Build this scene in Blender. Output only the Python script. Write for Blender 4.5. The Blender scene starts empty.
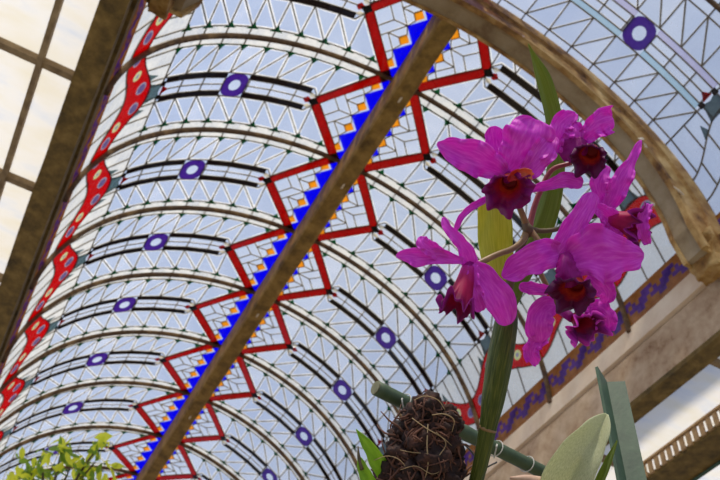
import bpy, bmesh, math, random
from mathutils import Vector, Matrix, noise
random.seed(7)
C = bpy.context.scene.collection
PI = math.pi

# ------------------------------------------------------------------ camera frame
YAW, PIT, ROL, FPX = 0.41359, 0.86141, 0.098, 855.13
ca, sa, cb, sb, cc, sc = math.cos(YAW), math.sin(YAW), math.cos(PIT), math.sin(PIT), math.cos(ROL), math.sin(ROL)
FWD = Vector((sa*cb, ca*cb, sb)); R0 = Vector((ca, -sa, 0)); U0 = R0.cross(FWD)
RIGHT = R0*cc + U0*sc; UP = U0*cc - R0*sc
CAM = Vector((0, 0, 1.5))
def ray(px, py): return FWD + RIGHT*((px-360)/FPX) - UP*((py-240)/FPX)
def W(px, py, d): return CAM + ray(px, py)*d                 # a point of the place, d metres along the view
def Wz(px, py, z): q = ray(px, py); return CAM + q*((z-CAM.z)/q.z)

# ------------------------------------------------------------------ vault frame (units of 1.4 m)
S = 1.4
XR, Y0, D, VA, VB, VH = 1.56632, 3.09645, 0.91682, 1.91724, 1.73806, 6.0
def V(x, k, z): return Vector((S*(XR+x), S*(Y0+k*D), 1.5+S*z))     # x from the ridge, k bays, z over the camera
def vault(th, h=0.0):                                             # (x, z) on the vault, h below the glass
    return (VA-h)*math.sin(th), VH-VB+(VB-h)*math.cos(th)
def G(k, th, h=0.0):
    x, z = vault(th, h); return V(x, k, z)

# ------------------------------------------------------------------ nodes
def new_mat(name):
    m = bpy.data.materials.new(name); m.use_nodes = True
    nt = m.node_tree; nt.nodes.clear()
    out = nt.nodes.new('ShaderNodeOutputMaterial')
    return m, nt, out
def N(nt, t, **kw):
    n = nt.nodes.new(t)
    for k, v in kw.items():
        if k in n.inputs: n.inputs[k].default_value = v
        else: setattr(n, k, v)
    return n
def L(nt, a, b): nt.links.new(a, b)
def ramp(nt, stops):
    r = nt.nodes.new('ShaderNodeValToRGB'); e = r.color_ramp.elements
    while len(e) < len(stops): e.new(0.5)
    for i, (p, c) in enumerate(stops):
        e[i].position = p; e[i].color = (*c, 1)
    return r
def noise_tex(nt, scale, detail=4, rough=.6, coord='Object', stretch=None):
    tc = nt.nodes.new('ShaderNodeTexCoord'); src = tc.outputs[coord]
    if stretch:
        mp = nt.nodes.new('ShaderNodeMapping'); mp.inputs['Scale'].default_value = stretch
        L(nt, src, mp.inputs['Vector']); src = mp.outputs[0]
    n = nt.nodes.new('ShaderNodeTexNoise'); n.inputs['Scale'].default_value = scale
    n.inputs['Detail'].default_value = detail; n.inputs['Roughness'].default_value = rough
    L(nt, src, n.inputs['Vector']); return n
def mat_rough(name, stops, scale=8, rough=.8, bump=.3, detail=6, stretch=None, metallic=0.0):
    m, nt, out = new_mat(name)
    n = noise_tex(nt, scale, detail, .65, stretch=stretch)
    r = ramp(nt, stops); L(nt, n.outputs['Fac'], r.inputs[0])
    p = N(nt, 'ShaderNodeBsdfPrincipled', Roughness=rough, Metallic=metallic)
    L(nt, r.outputs[0], p.inputs['Base Color'])
    if bump:
        n2 = noise_tex(nt, scale*4, 5, .6, stretch=stretch)
        b = N(nt, 'ShaderNodeBump', Strength=bump, Distance=min(.01, .06/scale))
        L(nt, n2.outputs['Fac'], b.inputs['Height']); L(nt, b.outputs[0], p.inputs['Normal'])
    L(nt, p.outputs[0], out.inputs[0]); return m
def mat_glass(name, tint, frost, ffac, tint2=None, nscale=3.0, gloss=.04, refl=.12):
    """thin pane: see-through part with its tint, frosted/dirty part, a little shine"""
    m, nt, out = new_mat(name)
    t = nt.nodes.new('ShaderNodeBsdfTransparent'); t.inputs[0].default_value = (*tint, 1)
    if tint2:
        n = noise_tex(nt, nscale, 3, .5); r = ramp(nt, [(.35, tint), (.65, tint2)])
        L(nt, n.outputs['Fac'], r.inputs[0]); L(nt, r.outputs[0], t.inputs[0])
    tr = nt.nodes.new('ShaderNodeBsdfTranslucent'); tr.inputs[0].default_value = (*frost, 1)
    df = nt.nodes.new('ShaderNodeBsdfDiffuse'); df.inputs[0].default_value = (*frost, 1)
    md = N(nt, 'ShaderNodeMixShader', Fac=refl); L(nt, tr.outputs[0], md.inputs[1]); L(nt, df.outputs[0], md.inputs[2])
    mx = N(nt, 'ShaderNodeMixShader', Fac=ffac); L(nt, t.outputs[0], mx.inputs[1]); L(nt, md.outputs[0], mx.inputs[2])
    n3 = noise_tex(nt, 6, 4, .6); mr = N(nt, 'ShaderNodeMapRange')
    mr.inputs['From Min'].default_value = .35; mr.inputs['From Max'].default_value = .65
    mr.inputs['To Min'].default_value = max(0, ffac*.6); mr.inputs['To Max'].default_value = min(1, ffac*1.35)
    L(nt, n3.outputs['Fac'], mr.inputs[0]); L(nt, mr.outputs[0], mx.inputs[0])
    gl = N(nt, 'ShaderNodeBsdfGlossy', Roughness=.15)
    mg = N(nt, 'ShaderNodeMixShader', Fac=gloss); L(nt, mx.outputs[0], mg.inputs[1]); L(nt, gl.outputs[0], mg.inputs[2])
    L(nt, mg.outputs[0], out.inputs[0]); return m
def mat_leaf(name, stops, trans, tfac=.4, rough=.45, scale=6, stretch=None, uvveins=0, bump=.15):
    """thin living tissue: UV x runs along, UV y across"""
    m, nt, out = new_mat(name)
    tc = nt.nodes.new('ShaderNodeTexCoord')
    mp = nt.nodes.new('ShaderNodeMapping'); mp.inputs['Scale'].default_value = stretch or (1, 1, 1)
    L(nt, tc.outputs['UV'], mp.inputs[0])
    n = nt.nodes.new('ShaderNodeTexNoise'); n.inputs['Scale'].default_value = scale; n.inputs['Detail'].default_value = 4
    L(nt, mp.outputs[0], n.inputs['Vector'])
    r = ramp(nt, stops); L(nt, n.outputs['Fac'], r.inputs[0])
    p = N(nt, 'ShaderNodeBsdfPrincipled', Roughness=rough); L(nt, r.outputs[0], p.inputs['Base Color'])
    p.inputs['Specular IOR Level'].default_value = .3
    b = N(nt, 'ShaderNodeBump', Strength=bump, Distance=.002); L(nt, n.outputs['Fac'], b.inputs['Height']); L(nt, b.outputs[0], p.inputs['Normal'])
    t = nt.nodes.new('ShaderNodeBsdfTranslucent')
    mc = nt.nodes.new('ShaderNodeMix'); mc.data_type = 'RGBA'; mc.inputs[0].default_value = .6
    L(nt, r.outputs[0], mc.inputs[6]); mc.inputs[7].default_value = (*trans, 1); L(nt, mc.outputs[2], t.inputs[0])
    mx = N(nt, 'ShaderNodeMixShader', Fac=tfac); L(nt, p.outputs[0], mx.inputs[1]); L(nt, t.outputs[0], mx.inputs[2])
    L(nt, mx.outputs[0], out.inputs[0]); return m

M = {}
M['clear'] = mat_glass('clear_glass_blue', (.86, .90, .96), (.80, .84, .92), .14, (.78, .83, .92))
M['clear_b'] = mat_glass('clear_glass_pale', (.91, .94, .98), (.86, .88, .92), .22, (.85, .89, .96))
M['frost'] = mat_glass('frosted_pane_edge', (1.0, .98, .93), (.98, .96, .89), .65)
M['cream'] = mat_glass('cream_glass', (1.0, .95, .84), (.98, .91, .74), .40)
M['red'] = mat_glass('red_glass', (.62, .012, .020), (.55, .01, .015), .35)
M['ribbonred'] = mat_glass('scarlet_glass', (.85, .02, .025), (.70, .015, .02), .32)
M['blue'] = mat_glass('blue_glass', (.012, .012, 1.0), (.01, .01, .85), .25)
M['orange'] = mat_glass('orange_glass', (1.0, .58, .09), (1.0, .55, .08), .35)
M['purple'] = mat_glass('purple_glass', (.21, .095, .46), (.23, .11, .46), .35)
M['oval'] = mat_glass('violet_glass', (.19, .12, .26), (.16, .10, .22), .35)
M['ovalrim'] = mat_glass('grey_glass', (.42, .36, .40), (.36, .30, .34), .4)
M['yellow'] = mat_glass('yellow_glass', (.80, .78, .30), (.72, .70, .28), .4)
M['green'] = mat_glass('green_glass', (.035, .32, .15), (.03, .28, .13), .35)
M['slate'] = mat_glass('slate_glass', (.32, .40, .41), (.28, .36, .36), .4)
M['pinkbar'] = mat_glass('pale_pink_glass', (.88, .84, .93), (.85, .82, .85), .08)
M['greenbar'] = mat_glass('pale_green_glass', (.79, .90, .92), (.78, .85, .84), .08)
M['darkbar'] = mat_glass('dark_brown_glass', (.050, .016, .020), (.045, .016, .018), .4)
M['lead'] = mat_rough('lead_came', [(.3, (.08, .062, .036)), (.7, (.20, .165, .11))], 30, .6, 0)
M['tileo'] = mat_glass('orange_tile', (.50, .25, .07), (.54, .28, .09), .6, refl=.45)
M['tilep'] = mat_glass('purple_tile', (.12, .05, .26), (.22, .10, .42), .65, refl=.45)
M['rib'] = mat_rough('rusty_rib_paint', [(.30, (.030, .011, .003)), (.50, (.095, .045, .011)), (.64, (.22, .125, .040)), (.78, (.44, .30, .13))], 5, .7, .2)
M['beam'] = mat_rough('brown_mossy_timber', [(.3, (.09, .048, .008)), (.5, (.25, .145, .028)), (.68, (.38, .23, .055)), (.85, (.50, .34, .13))], 5, .85, .4)
M['moss_shade'] = mat_rough('mossy_shaded_beam', [(.3, (.05, .030, .005)), (.52, (.16, .095, .018)), (.75, (.30, .185, .05))], 6, .9, .5)  # mossy olive, darkened further: shade of the unlit beam put into the colour
M['arch'] = mat_rough('weathered_arch_paint', [(.34, (.09, .032, .006)), (.46, (.30, .15, .032)), (.58, (.45, .28, .09)), (.76, (.64, .46, .22))], 3.6, .75, .45, stretch=(1, 1.5, 1))
M['archsoffit'] = mat_rough('taupe_soffit_shade', [(.30, (.16, .09, .035)), (.46, (.28, .20, .10)), (.64, (.38, .29, .17)), (.82, (.48, .38, .24))], 2.2, .8, .25)  # greyer and darker than the lit near face: soffit shade put into the colour
M['cream_paint'] = mat_rough('stained_cream_plaster', [(.30, (.20, .09, .03)), (.42, (.44, .29, .16)), (.60, (.60, .44, .27)), (.80, (.72, .57, .38))], 3.0, .85, .25)
M['ledge'] = mat_rough('pale_ledge_paint', [(.25, (.35, .18, .08)), (.34, (.70, .52, .34)), (.62, (.84, .68, .48)), (.85, (.90, .77, .58))], 2.6, .8, .2)
M['flake'] = mat_rough('peeling_paint', [(.3, (.6, .48, .32)), (.7, (.8, .7, .5))], 20, .7, .1)
M['muntin'] = mat_rough('brown_glazing_bar', [(.3, (.14, .08, .03)), (.7, (.36, .25, .12))], 8, .8, .2)
M['slat'] = mat_rough('tan_slat', [(.3, (.30, .17, .07)), (.7, (.48, .31, .15))], 12, .8, .2)
M['floor'] = mat_rough('earth_floor', [(.3, (.24, .20, .13)), (.7, (.40, .34, .24))], 2, .9, .3)
M['greenpost'] = mat_rough('green_painted_steel', [(.30, (.024, .052, .026)), (.55, (.040, .080, .040)), (.80, (.062, .108, .056)), (.9, (.22, .20, .07))], 40, .5, .15)
M['darkpost'] = M['greenpost']
M['bamboo'] = mat_rough('green_cane', [(.3, (.030, .055, .025)), (.6, (.06, .10, .045)), (.85, (.14, .16, .08))], 30, .6, .3)
M['cut'] = mat_rough('cane_cut_end', [(.3, (.10, .10, .05)), (.7, (.22, .21, .12))], 60, .8, .2)
M['coir'] = mat_rough('brown_coir', [(.3, (.006, .002, .002)), (.52, (.026, .010, .007)), (.75, (.11, .044, .028))], 60, .9, 1.0)
M['fibre'] = mat_rough('coir_fibre', [(.3, (.045, .016, .010)), (.7, (.20, .085, .050))], 30, .85, 0)
M['root'] = mat_rough('tan_root', [(.3, (.22, .14, .06)), (.7, (.45, .33, .17))], 40, .7, 0)
M['tie'] = mat_rough('white_tie', [(.3, (.36, .36, .31)), (.7, (.58, .57, .50))], 40, .6, 0)
M['wire'] = mat_rough('dark_wire', [(.3, (.03, .03, .03)), (.7, (.08, .075, .06))], 40, .5, 0)
M['bulb'] = mat_leaf('pseudobulb_green', [(.25, (.022, .036, .006)), (.5, (.065, .09, .012)), (.75, (.17, .18, .035))], (.20, .24, .04), .12, .4, 5, (2.0, 9, 1), bump=.5)
M['leaf_yellow'] = mat_leaf('yellow_green_leaf', [(.3, (.40, .42, .04)), (.55, (.58, .57, .08)), (.8, (.72, .68, .16))], (.75, .74, .08), .5, .4, 3, (2, 10, 1))
M['leaf_green'] = mat_leaf('strap_leaf_green', [(.3, (.10, .15, .025)), (.55, (.17, .23, .045)), (.8, (.26, .32, .09))], (.50, .56, .09), .5, .35, 3, (2, 8, 1))
M['leaf_pale'] = mat_leaf('dusty_pale_leaf', [(.3, (.44, .47, .25)), (.52, (.64, .66, .42)), (.75, (.84, .84, .64))], (.74, .80, .56), .42, .5, 14, (3, 5, 1), bump=.3)
M['blade'] = mat_leaf('bright_green_blade', [(.3, (.20, .38, .03)), (.7, (.38, .58, .06))], (.55, .80, .08), .5, .4, 3)
M['stalk'] = mat_rough('red_brown_stalk', [(.3, (.16, .09, .035)), (.7, (.28, .17, .06))], 40, .45, .1)
M['stalk_pink'] = mat_rough('maroon_stalk', [(.3, (.24, .04, .05)), (.7, (.38, .10, .09))], 40, .45, .1)
M['sheath'] = mat_rough('brown_sheath', [(.3, (.05, .035, .015)), (.7, (.16, .11, .05))], 40, .7, .2)
M['bract'] = mat_rough('pink_brown_bract', [(.3, (.40, .24, .16)), (.7, (.60, .42, .30))], 30, .6, .2)
M['petal'] = mat_leaf('magenta_petal', [(.28, (.60, .030, .53)), (.50, (.74, .060, .66)), (.75, (.86, .17, .78))], (.92, .07, .84), .38, .5, 4, (1.5, 3.5, 1), bump=.35)
M['petal_deep'] = mat_leaf('deep_magenta_petal', [(.25, (.28, .003, .18)), (.55, (.40, .008, .28)), (.8, (.52, .03, .40))], (.68, .01, .55), .45, .5, 4, (1.2, 9, 1), bump=.3)
M['leafy1'] = mat_leaf('shrub_leaf_sun_tone', [(.3, (.66, .72, .03)), (.7, (.95, .93, .08))], (1.0, 1.0, .10), .55, .5, 5)  # sunlight on the leaves put into the colour, spread at random
M['leafy2'] = mat_leaf('shrub_leaf_green', [(.3, (.10, .20, .02)), (.7, (.22, .36, .05))], (.45, .62, .06), .5, .5, 5)  # darker copy of the leaf, without the painted sun
M['bark'] = mat_rough('bark', [(.3, (.06, .045, .03)), (.7, (.14, .11, .07))], 12, .9, .5)

def mat_lip(name, stops):
    m, nt, out = new_mat(name)
    tc = nt.nodes.new('ShaderNodeTexCoord'); sx = nt.nodes.new('ShaderNodeSeparateXYZ'); L(nt, tc.outputs['UV'], sx.inputs[0])
    n = nt.nodes.new('ShaderNodeTexNoise'); n.inputs['Scale'].default_value = 9; n.inputs['Detail'].default_value = 3; L(nt, tc.outputs['UV'], n.inputs['Vector'])
    # distance from the throat: along the lip, plus out to its rim
    a = N(nt, 'ShaderNodeMath', operation='SUBTRACT'); L(nt, sx.outputs['Y'], a.inputs[0]); a.inputs[1].default_value = .5
    a2 = N(nt, 'ShaderNodeMath', operation='ABSOLUTE'); L(nt, a.outputs[0], a2.inputs[0])
    a3 = N(nt, 'ShaderNodeMath', operation='MULTIPLY'); L(nt, a2.outputs[0], a3.inputs[0]); a3.inputs[1].default_value = 0
    b = N(nt, 'ShaderNodeMath', operation='ADD'); L(nt, sx.outputs['X'], b.inputs[0]); L(nt, a3.outputs[0], b.inputs[1])
    nn = N(nt, 'ShaderNodeMath', operation='MULTIPLY_ADD'); L(nt, n.outputs['Fac'], nn.inputs[0]); nn.inputs[1].default_value = .34; nn.inputs[2].default_value = -.17
    c = N(nt, 'ShaderNodeMath', operation='ADD'); L(nt, b.outputs[0], c.inputs[0]); L(nt, nn.outputs[0], c.inputs[1])
    r = ramp(nt, stops); L(nt, c.outputs[0], r.inputs[0])
    p = N(nt, 'ShaderNodeBsdfPrincipled', Roughness=.5); L(nt, r.outputs[0], p.inputs['Base Color']); p.inputs['Specular IOR Level'].default_value = .25
    t = nt.nodes.new('ShaderNodeBsdfTranslucent'); L(nt, r.outputs[0], t.inputs[0])
    mx = N(nt, 'ShaderNodeMixShader', Fac=.35); L(nt, p.outputs[0], mx.inputs[1]); L(nt, t.outputs[0], mx.inputs[2]); L(nt, mx.outputs[0], out.inputs[0])
    return m
M['lip'] = mat_lip('lip_red_to_purple', [(.08, (.30, .01, .03)), (.22, (.66, .09, .03)), (.38, (.52, .02, .03)), (.56, (.34, .006, .07)), (.74, (.20, .003, .11)), (1.0, (.30, .006, .19))])
M['lip_fold'] = mat_lip('lip_orange_fold', [(.2, (.78, .26, .14)), (.55, (.60, .06, .03)), (.9, (.45, .015, .04))])
M['lip_red'] = mat_lip('lip_crimson_tube', [(.05, (.60, .02, .34)), (.30, (.52, .014, .12)), (.60, (.40, .006, .08)), (.80, (.20, .003, .10)), (1.0, (.36, .008, .28))])
M['lip_dark'] = mat_lip('lip_dark_purple', [(.08, (.30, .01, .02)), (.32, (.62, .06, .03)), (.50, (.36, .010, .02)), (.64, (.13, .003, .04)), (1.0, (.12, .003, .09))])
M['lip_pink'] = mat_lip('lip_magenta_rim', [(.08, (.30, .006, .03)), (.40, (.36, .008, .05)), (.62, (.14, .003, .08)), (.82, (.34, .01, .28)), (1.0, (.80, .06, .68))])

# ------------------------------------------------------------------ object helpers
def obj(name, bm, mats, parent=None, smooth=False, origin=None):
    me = bpy.data.meshes.new(name)
    if origin is not None: bmesh.ops.translate(bm, verts=bm.verts, vec=-Vector(origin))
    if smooth:
        for f in bm.faces: f.smooth = True
    bm.to_mesh(me); bm.free()
    for m in (mats if isinstance(mats, (list, tuple)) else [mats]): me.materials.append(m)
    o = bpy.data.objects.new(name, me); C.objects.link(o)
    if parent is not None: o.parent = parent
    return o
def tag(o, label=None, cat=None, group=None, kind=None):
    if label: o['label'] = label
    if cat: o['category'] = cat
    if group: o['group'] = group
    if kind: o['kind'] = kind
    return o
def empty(name, loc, parent=None):
    o = bpy.data.objects.new(name, None); o.location = loc; o.empty_display_size = .05; C.objects.link(o)
    if parent: o.parent = parent
    return o
def copy_tree(o, parent=None):
    c = o.copy(); C.objects.link(c)
    if parent: c.parent = parent
    for ch in o.children: copy_tree(ch, c)
    return c
def poly(bm, pts, mi=0):
    vs = [bm.verts.new(p) for p in pts]
    f = bm.faces.new(vs); f.material_index = mi; return f
def hexa(bm, p, mi=0):
    """8 points: bottom loop 0-3, top loop 4-7"""
    v = [bm.verts.new(q) for q in p]
    for q in ((3, 2, 1, 0), (4, 5, 6, 7), (0, 1, 5, 4), (1, 2, 6, 5), (2, 3, 7, 6), (3, 0, 4, 7)):
        f = bm.faces.new([v[i] for i in q]); f.material_index = mi
def vbox(bm, x0, x1, k0, k1, z0, z1, mi=0):
    hexa(bm, [V(x0, k0, z0), V(x1, k0, z0), V(x1, k1, z0), V(x0, k1, z0), V(x0, k0, z1), V(x1, k0, z1), V(x1, k1, z1), V(x0, k1, z1)], mi)
def bar(bm, a, b, nrm, w, t, mi=0):
    """a flat bar a->b, w wide, t thick along nrm (centred)"""
    a, b = Vector(a), Vector(b); d = (b-a).normalized(); n = nrm.normalized(); s = d.cross(n).normalized()*w*.5; n = n*t*.5
    hexa(bm, [a-s-n, a+s-n, b+s-n, b-s-n, a-s+n, a+s+n, b+s+n, b-s+n], mi)
def frame_at(t, prev=None):
    t = t.normalized()
    ref = prev if prev is not None else (Vector((0, 0, 1)) if abs(t.z) < .9 else Vector((1, 0, 0)))
    s = (ref - t*ref.dot(t))
    if s.length < 1e-5: s = t.orthogonal()
    s.normalize(); return s, t.cross(s)
def catmull(P, n):
    P = [Vector(p) for p in P]; out = []
    if len(P) == 2: return [P[0].lerp(P[1], i/n) for i in range(n+1)]
    Q = [P[0]*2-P[1]] + P + [P[-1]*2-P[-2]]
    m = len(P)-1
    for i in range(n+1):
        u = i/n*m; j = min(int(u), m-1); t = u-j
        a, b, c, d = Q[j:j+4]
        out.append(.5*((2*b)+(c-a)*t+(2*a-5*b+4*c-d)*t*t+(3*b-a-3*c+d)*t*t*t))
    return out
def tube(bm, pts, radii, seg=8, mi=0, ridge=0, nr=0, cap=True):
    rings = []; prev = None; uvl = bm.loops.layers.uv.verify(); n = len(pts)
    for i, p in enumerate(pts):
        t = (pts[min(i+1, n-1)]-pts[max(i-1, 0)]); s, b = frame_at(t, prev); prev = s
        r = radii[i] if isinstance(radii, (list, tuple)) else radii
        rings.append([bm.verts.new(p+(s*math.cos(2*PI*j/seg)+b*math.sin(2*PI*j/seg))*r*(1+ridge*math.cos(nr*2*PI*j/seg))) for j in range(seg)])
    for i in range(n-1):
        for j in range(seg):
            f = bm.faces.new([rings[i][j], rings[i][(j+1) % seg], rings[i+1][(j+1) % seg], rings[i+1][j]]); f.material_index = mi
            for l, (a, c) in zip(f.loops, ((i, j), (i, j+1), (i+1, j+1), (i+1, j))): l[uvl].uv = (a/(n-1), c/seg)
    if cap:
        bm.faces.new(list(reversed(rings[0]))).material_index = mi; bm.faces.new(rings[-1]).material_index = mi
def interp(vals, t):
    m = len(vals)-1; u = t*m; j = min(int(u), m-1); a = u-j; a = a*a*(3-2*a)*.5+a*.5
    return vals[j]*(1-a)+vals[j+1]*a

# ------------------------------------------------------------------ world and sun
w = bpy.data.worlds.new('sky'); bpy.context.scene.world = w; w.use_nodes = True; nt = w.node_tree; nt.nodes.clear()
tc = nt.nodes.new('ShaderNodeTexCoord')
nz = nt.nodes.new('ShaderNodeTexNoise'); nz.inputs['Scale'].default_value = 2.2; nz.inputs['Detail'].default_value = 6; nz.inputs['Roughness'].default_value = .6
L(nt, tc.outputs['Generated'], nz.inputs['Vector'])
rp = ramp(nt, [(.36, (.50, .60, .86)), (.52, (.60, .69, .90)), (.70, (.78, .83, .95))])
L(nt, nz.outputs['Fac'], rp.inputs[0])
dt = N(nt, 'ShaderNodeVectorMath', operation='DOT_PRODUCT'); L(nt, tc.outputs['Generated'], dt.inputs[0]); dt.inputs[1].default_value = (-.80, -.15, .30)
mr = N(nt, 'ShaderNodeMapRange'); mr.inputs['From Min'].default_value = -.6; mr.inputs['From Max'].default_value = .6; mr.inputs['To Min'].default_value = .58; mr.inputs['To Max'].default_value = 1.12
L(nt, dt.outputs['Value'], mr.inputs[0])
bg = N(nt, 'ShaderNodeBackground'); L(nt, mr.outputs[0], bg.inputs['Strength']); L(nt, rp.outputs[0], bg.inputs[0])
wo = nt.nodes.new('ShaderNodeOutputWorld'); L(nt, bg.outputs[0], wo.inputs[0])
sl = bpy.data.lights.new('sun', 'SUN'); sl.energy = 3.2; sl.angle = math.radians(4); sl.color = (1.0, .90, .74)
so = bpy.data.objects.new('sun', sl); C.objects.link(so)
so.rotation_euler = Vector((.36, .42, -.83)).to_track_quat('-Z', 'Y').to_euler()

# ------------------------------------------------------------------ floor and aisle shells
bm = bmesh.new(); vbox(bm, -6.0, 6.0, -6, 13, -1.5/S-.1, -1.5/S); tag(obj('floor', bm, M['floor']), kind='structure')

# ------------------------------------------------------------------ stained glass bay (k from 0 to 1, both sides)
TH = [.155+.11*i for i in range(9)]                    # rows of the lattice, last = 1.035
GU, B1, B2 = .09, .375, .43
def rc(u): uu = u; return 1.24+.055*math.cos(2*PI*uu)
def rh(u): return .062-.012*math.cos(2*PI*u)
def rin(u): return 1.165+.068*math.cos(2*PI*u)
def rout(u): return 1.300+.048*math.cos(2*PI*u)
ro = lambda u: .088+.43*u                              # outer edge of the red zigzag
ri = lambda u: .034+.435*u                              # its inner edge
TOP = 1.43
def half_cells(plain):
    """panes for u in 0..0.5 and th>0: (points, kind)"""
    c = []
    # diamond by the ridge
    pq = lambda *l: [(.5-.5*p+.5*q, .2515-.2175*(p+q)) for p, q in l]
    c += [(pq((.21, 0), (.21, .21), (.348, .348), (.348, 0)), 'b'),
          (pq((.348, 0), (.348, .098), (.598, .098), (.598, 0)), 'b'),
          (pq((.348, .098), (.348, .348), (.46, .32), (.46, .21)), 'b'),
          (pq((.348, .098), (.46, .21), (.57, .21), (.598, .098)), 'b'),
          (pq((.598, 0), (.598, .098), (.70, .075), (.72, 0)), 'b')]
    # between the zigzag and the lattice
    c += [([(GU, ro(GU)), (GU, TH[1]), (.455, .276), (.44, ro(.44))], 'a'),
          ([(GU, TH[1]), (B1, TH[2]), (B1, .305), (.455, .276)], 'a'),
          ([(GU, TH[1]), (GU, TH[2]), (B1, TH[2])], 'a')]
    for i in range(2, 8):
        c += [([(GU, TH[i]), (B1, TH[i]), (B1, TH[i+1])], 'a'), ([(GU, TH[i]), (GU, TH[i+1]), (B1, TH[i+1])], 'a')]
    # strip along the rib
    c.append(([(0, ro(0)), (GU, ro(GU)), (GU, TH[0]), (0, TH[0])], 'f'))
    for i in range(8): c.append(([(0, TH[i]), (GU, TH[i]), (GU, TH[i+1]), (0, TH[i+1])], 'f'))
    # between the bars
    c.append(([(.455, .276), (B2, .305), (B2, TH[2]), (.5, TH[2]), (.5, .300)], 'b'))
    for a, b in ((TH[2], TH[3]), (TH[3], TH[4]), (TH[4], .603), (.713, TH[6]), (TH[6], TH[7]), (TH[7], 1.02)):
        c.append(([(B2, a), (.5, a), (.5, b), (B2, b)], 'b'))
    # border by the ribbon
    for u0, u1 in ((0, GU), (GU, .235), (.235, B1)):
        um = (u0+u1)/2
        c.append(([(u0, TH[8]), (u1, TH[8]), (u1, rin(u1)), (um, rin(um)), (u0, rin(u0))], 'f'))
    c.append(([(B1, TH[8]), (.43, TH[8]), (.43, rin(.43)), (B1, rin(B1))], 'f'))
    for u0, u1 in ((0, .30), (.30, .5)):
        q = [u0+(u1-u0)*i/4 for i in range(5)]
        c.append(([(u, rout(u)) for u in q]+[(u1, TOP), (u0, TOP)], 'c'))
    if plain:
        for u0, u1 in ((0, .16), (.16, .33), (.33, .5)):
            um = (u0+u1)/2
            c.append(([(u0, rin(u0)), (um, rin(um)), (u1, rin(u1)), (u1, rout(u1)), (um, rout(um)), (u0, rout(u0))], 'b'))
    return c
def four(fn):
    for s in (1, -1):
        for mu in (False, True):
            fn(s, lambda u, t, s=s, mu=mu, h=0: G((1-u) if mu else u, s*t, h))
def LOC(p): return p - V(0, 0, VH)                       # bay-local
def ring2(cu, ct, ru, rt, n=24, sq=1.0):
    out = []
    for i in range(n):
        a = 2*PI*i/n; x, y = math.cos(a), math.sin(a)
        out.append((cu+ru*math.copysign(abs(x)**sq, x), ct+rt*math.copysign(abs(y)**sq, y)))
    return out
def fill2(loops, s, h):
    """flat region with holes in (u, th), mapped on the vault"""
    b = bmesh.new(); es = []
    for lp in loops:
        vs = [b.verts.new((u, t*2, 0)) for u, t in lp]
        es += [b.edges.new((vs[i], vs[(i+1) % len(vs)])) for i in range(len(vs))]
    bmesh.ops.triangle_fill(b, use_beauty=True, use_dissolve=False, edges=es)
    for v in b.verts: v.co = LOC(G(v.co.x, s*v.co.y/2, h))
    return b
def merge(dst, src):
    me = bpy.data.meshes.new('tmp'); src.to_mesh(me); src.free(); dst.from_mesh(me); bpy.data.meshes.remove(me)
def thick(o, t):
    md = o.modifiers.new('thickness', 'SOLIDIFY'); md.thickness = t; md.offset = 0

OVP = [(.05, 1.285), (.40, 1.168), (.60, 1.166), (.86, 1.275)]
OVY = [(.235, 1.235), (.73, 1.238)]
def ribbon(root, s):
    n = 24
    outer = [(i/n, rin(i/n)) for i in range(n+1)] + [(i/n, rout(i/n)) for i in range(n, -1, -1)]
    holes = [ring2(u, t, .062, .028, 14) for u, t in OVP] + [ring2(u, t, .050, .025, 14) for u, t in OVY]
    rb = obj('red_ribbon', fill2([outer]+holes, s, .004), M['ribbonred'], root); thick(rb, .004)
    b1 = bmesh.new(); b2 = bmesh.new(); b3 = bmesh.new()
    for u, t in OVP:
        merge(b1, fill2([ring2(u, t, .046, .021, 14)], s, .006)); merge(b2, fill2([ring2(u, t, .062, .028, 14), ring2(u, t, .046, .021, 14)], s, .006))
    for u, t in OVY: merge(b3, fill2([ring2(u, t, .050, .025, 14), ring2(u, t, .022, .011, 10)], s, .006)); merge(b2, fill2([ring2(u, t, .022, .011, 10)], s, .006))
    obj('violet_oval', b1, M['oval'], rb); obj('oval_rim', b2, M['ovalrim'], rb); obj('yellow_oval', b3, M['yellow'], rb)
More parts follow.
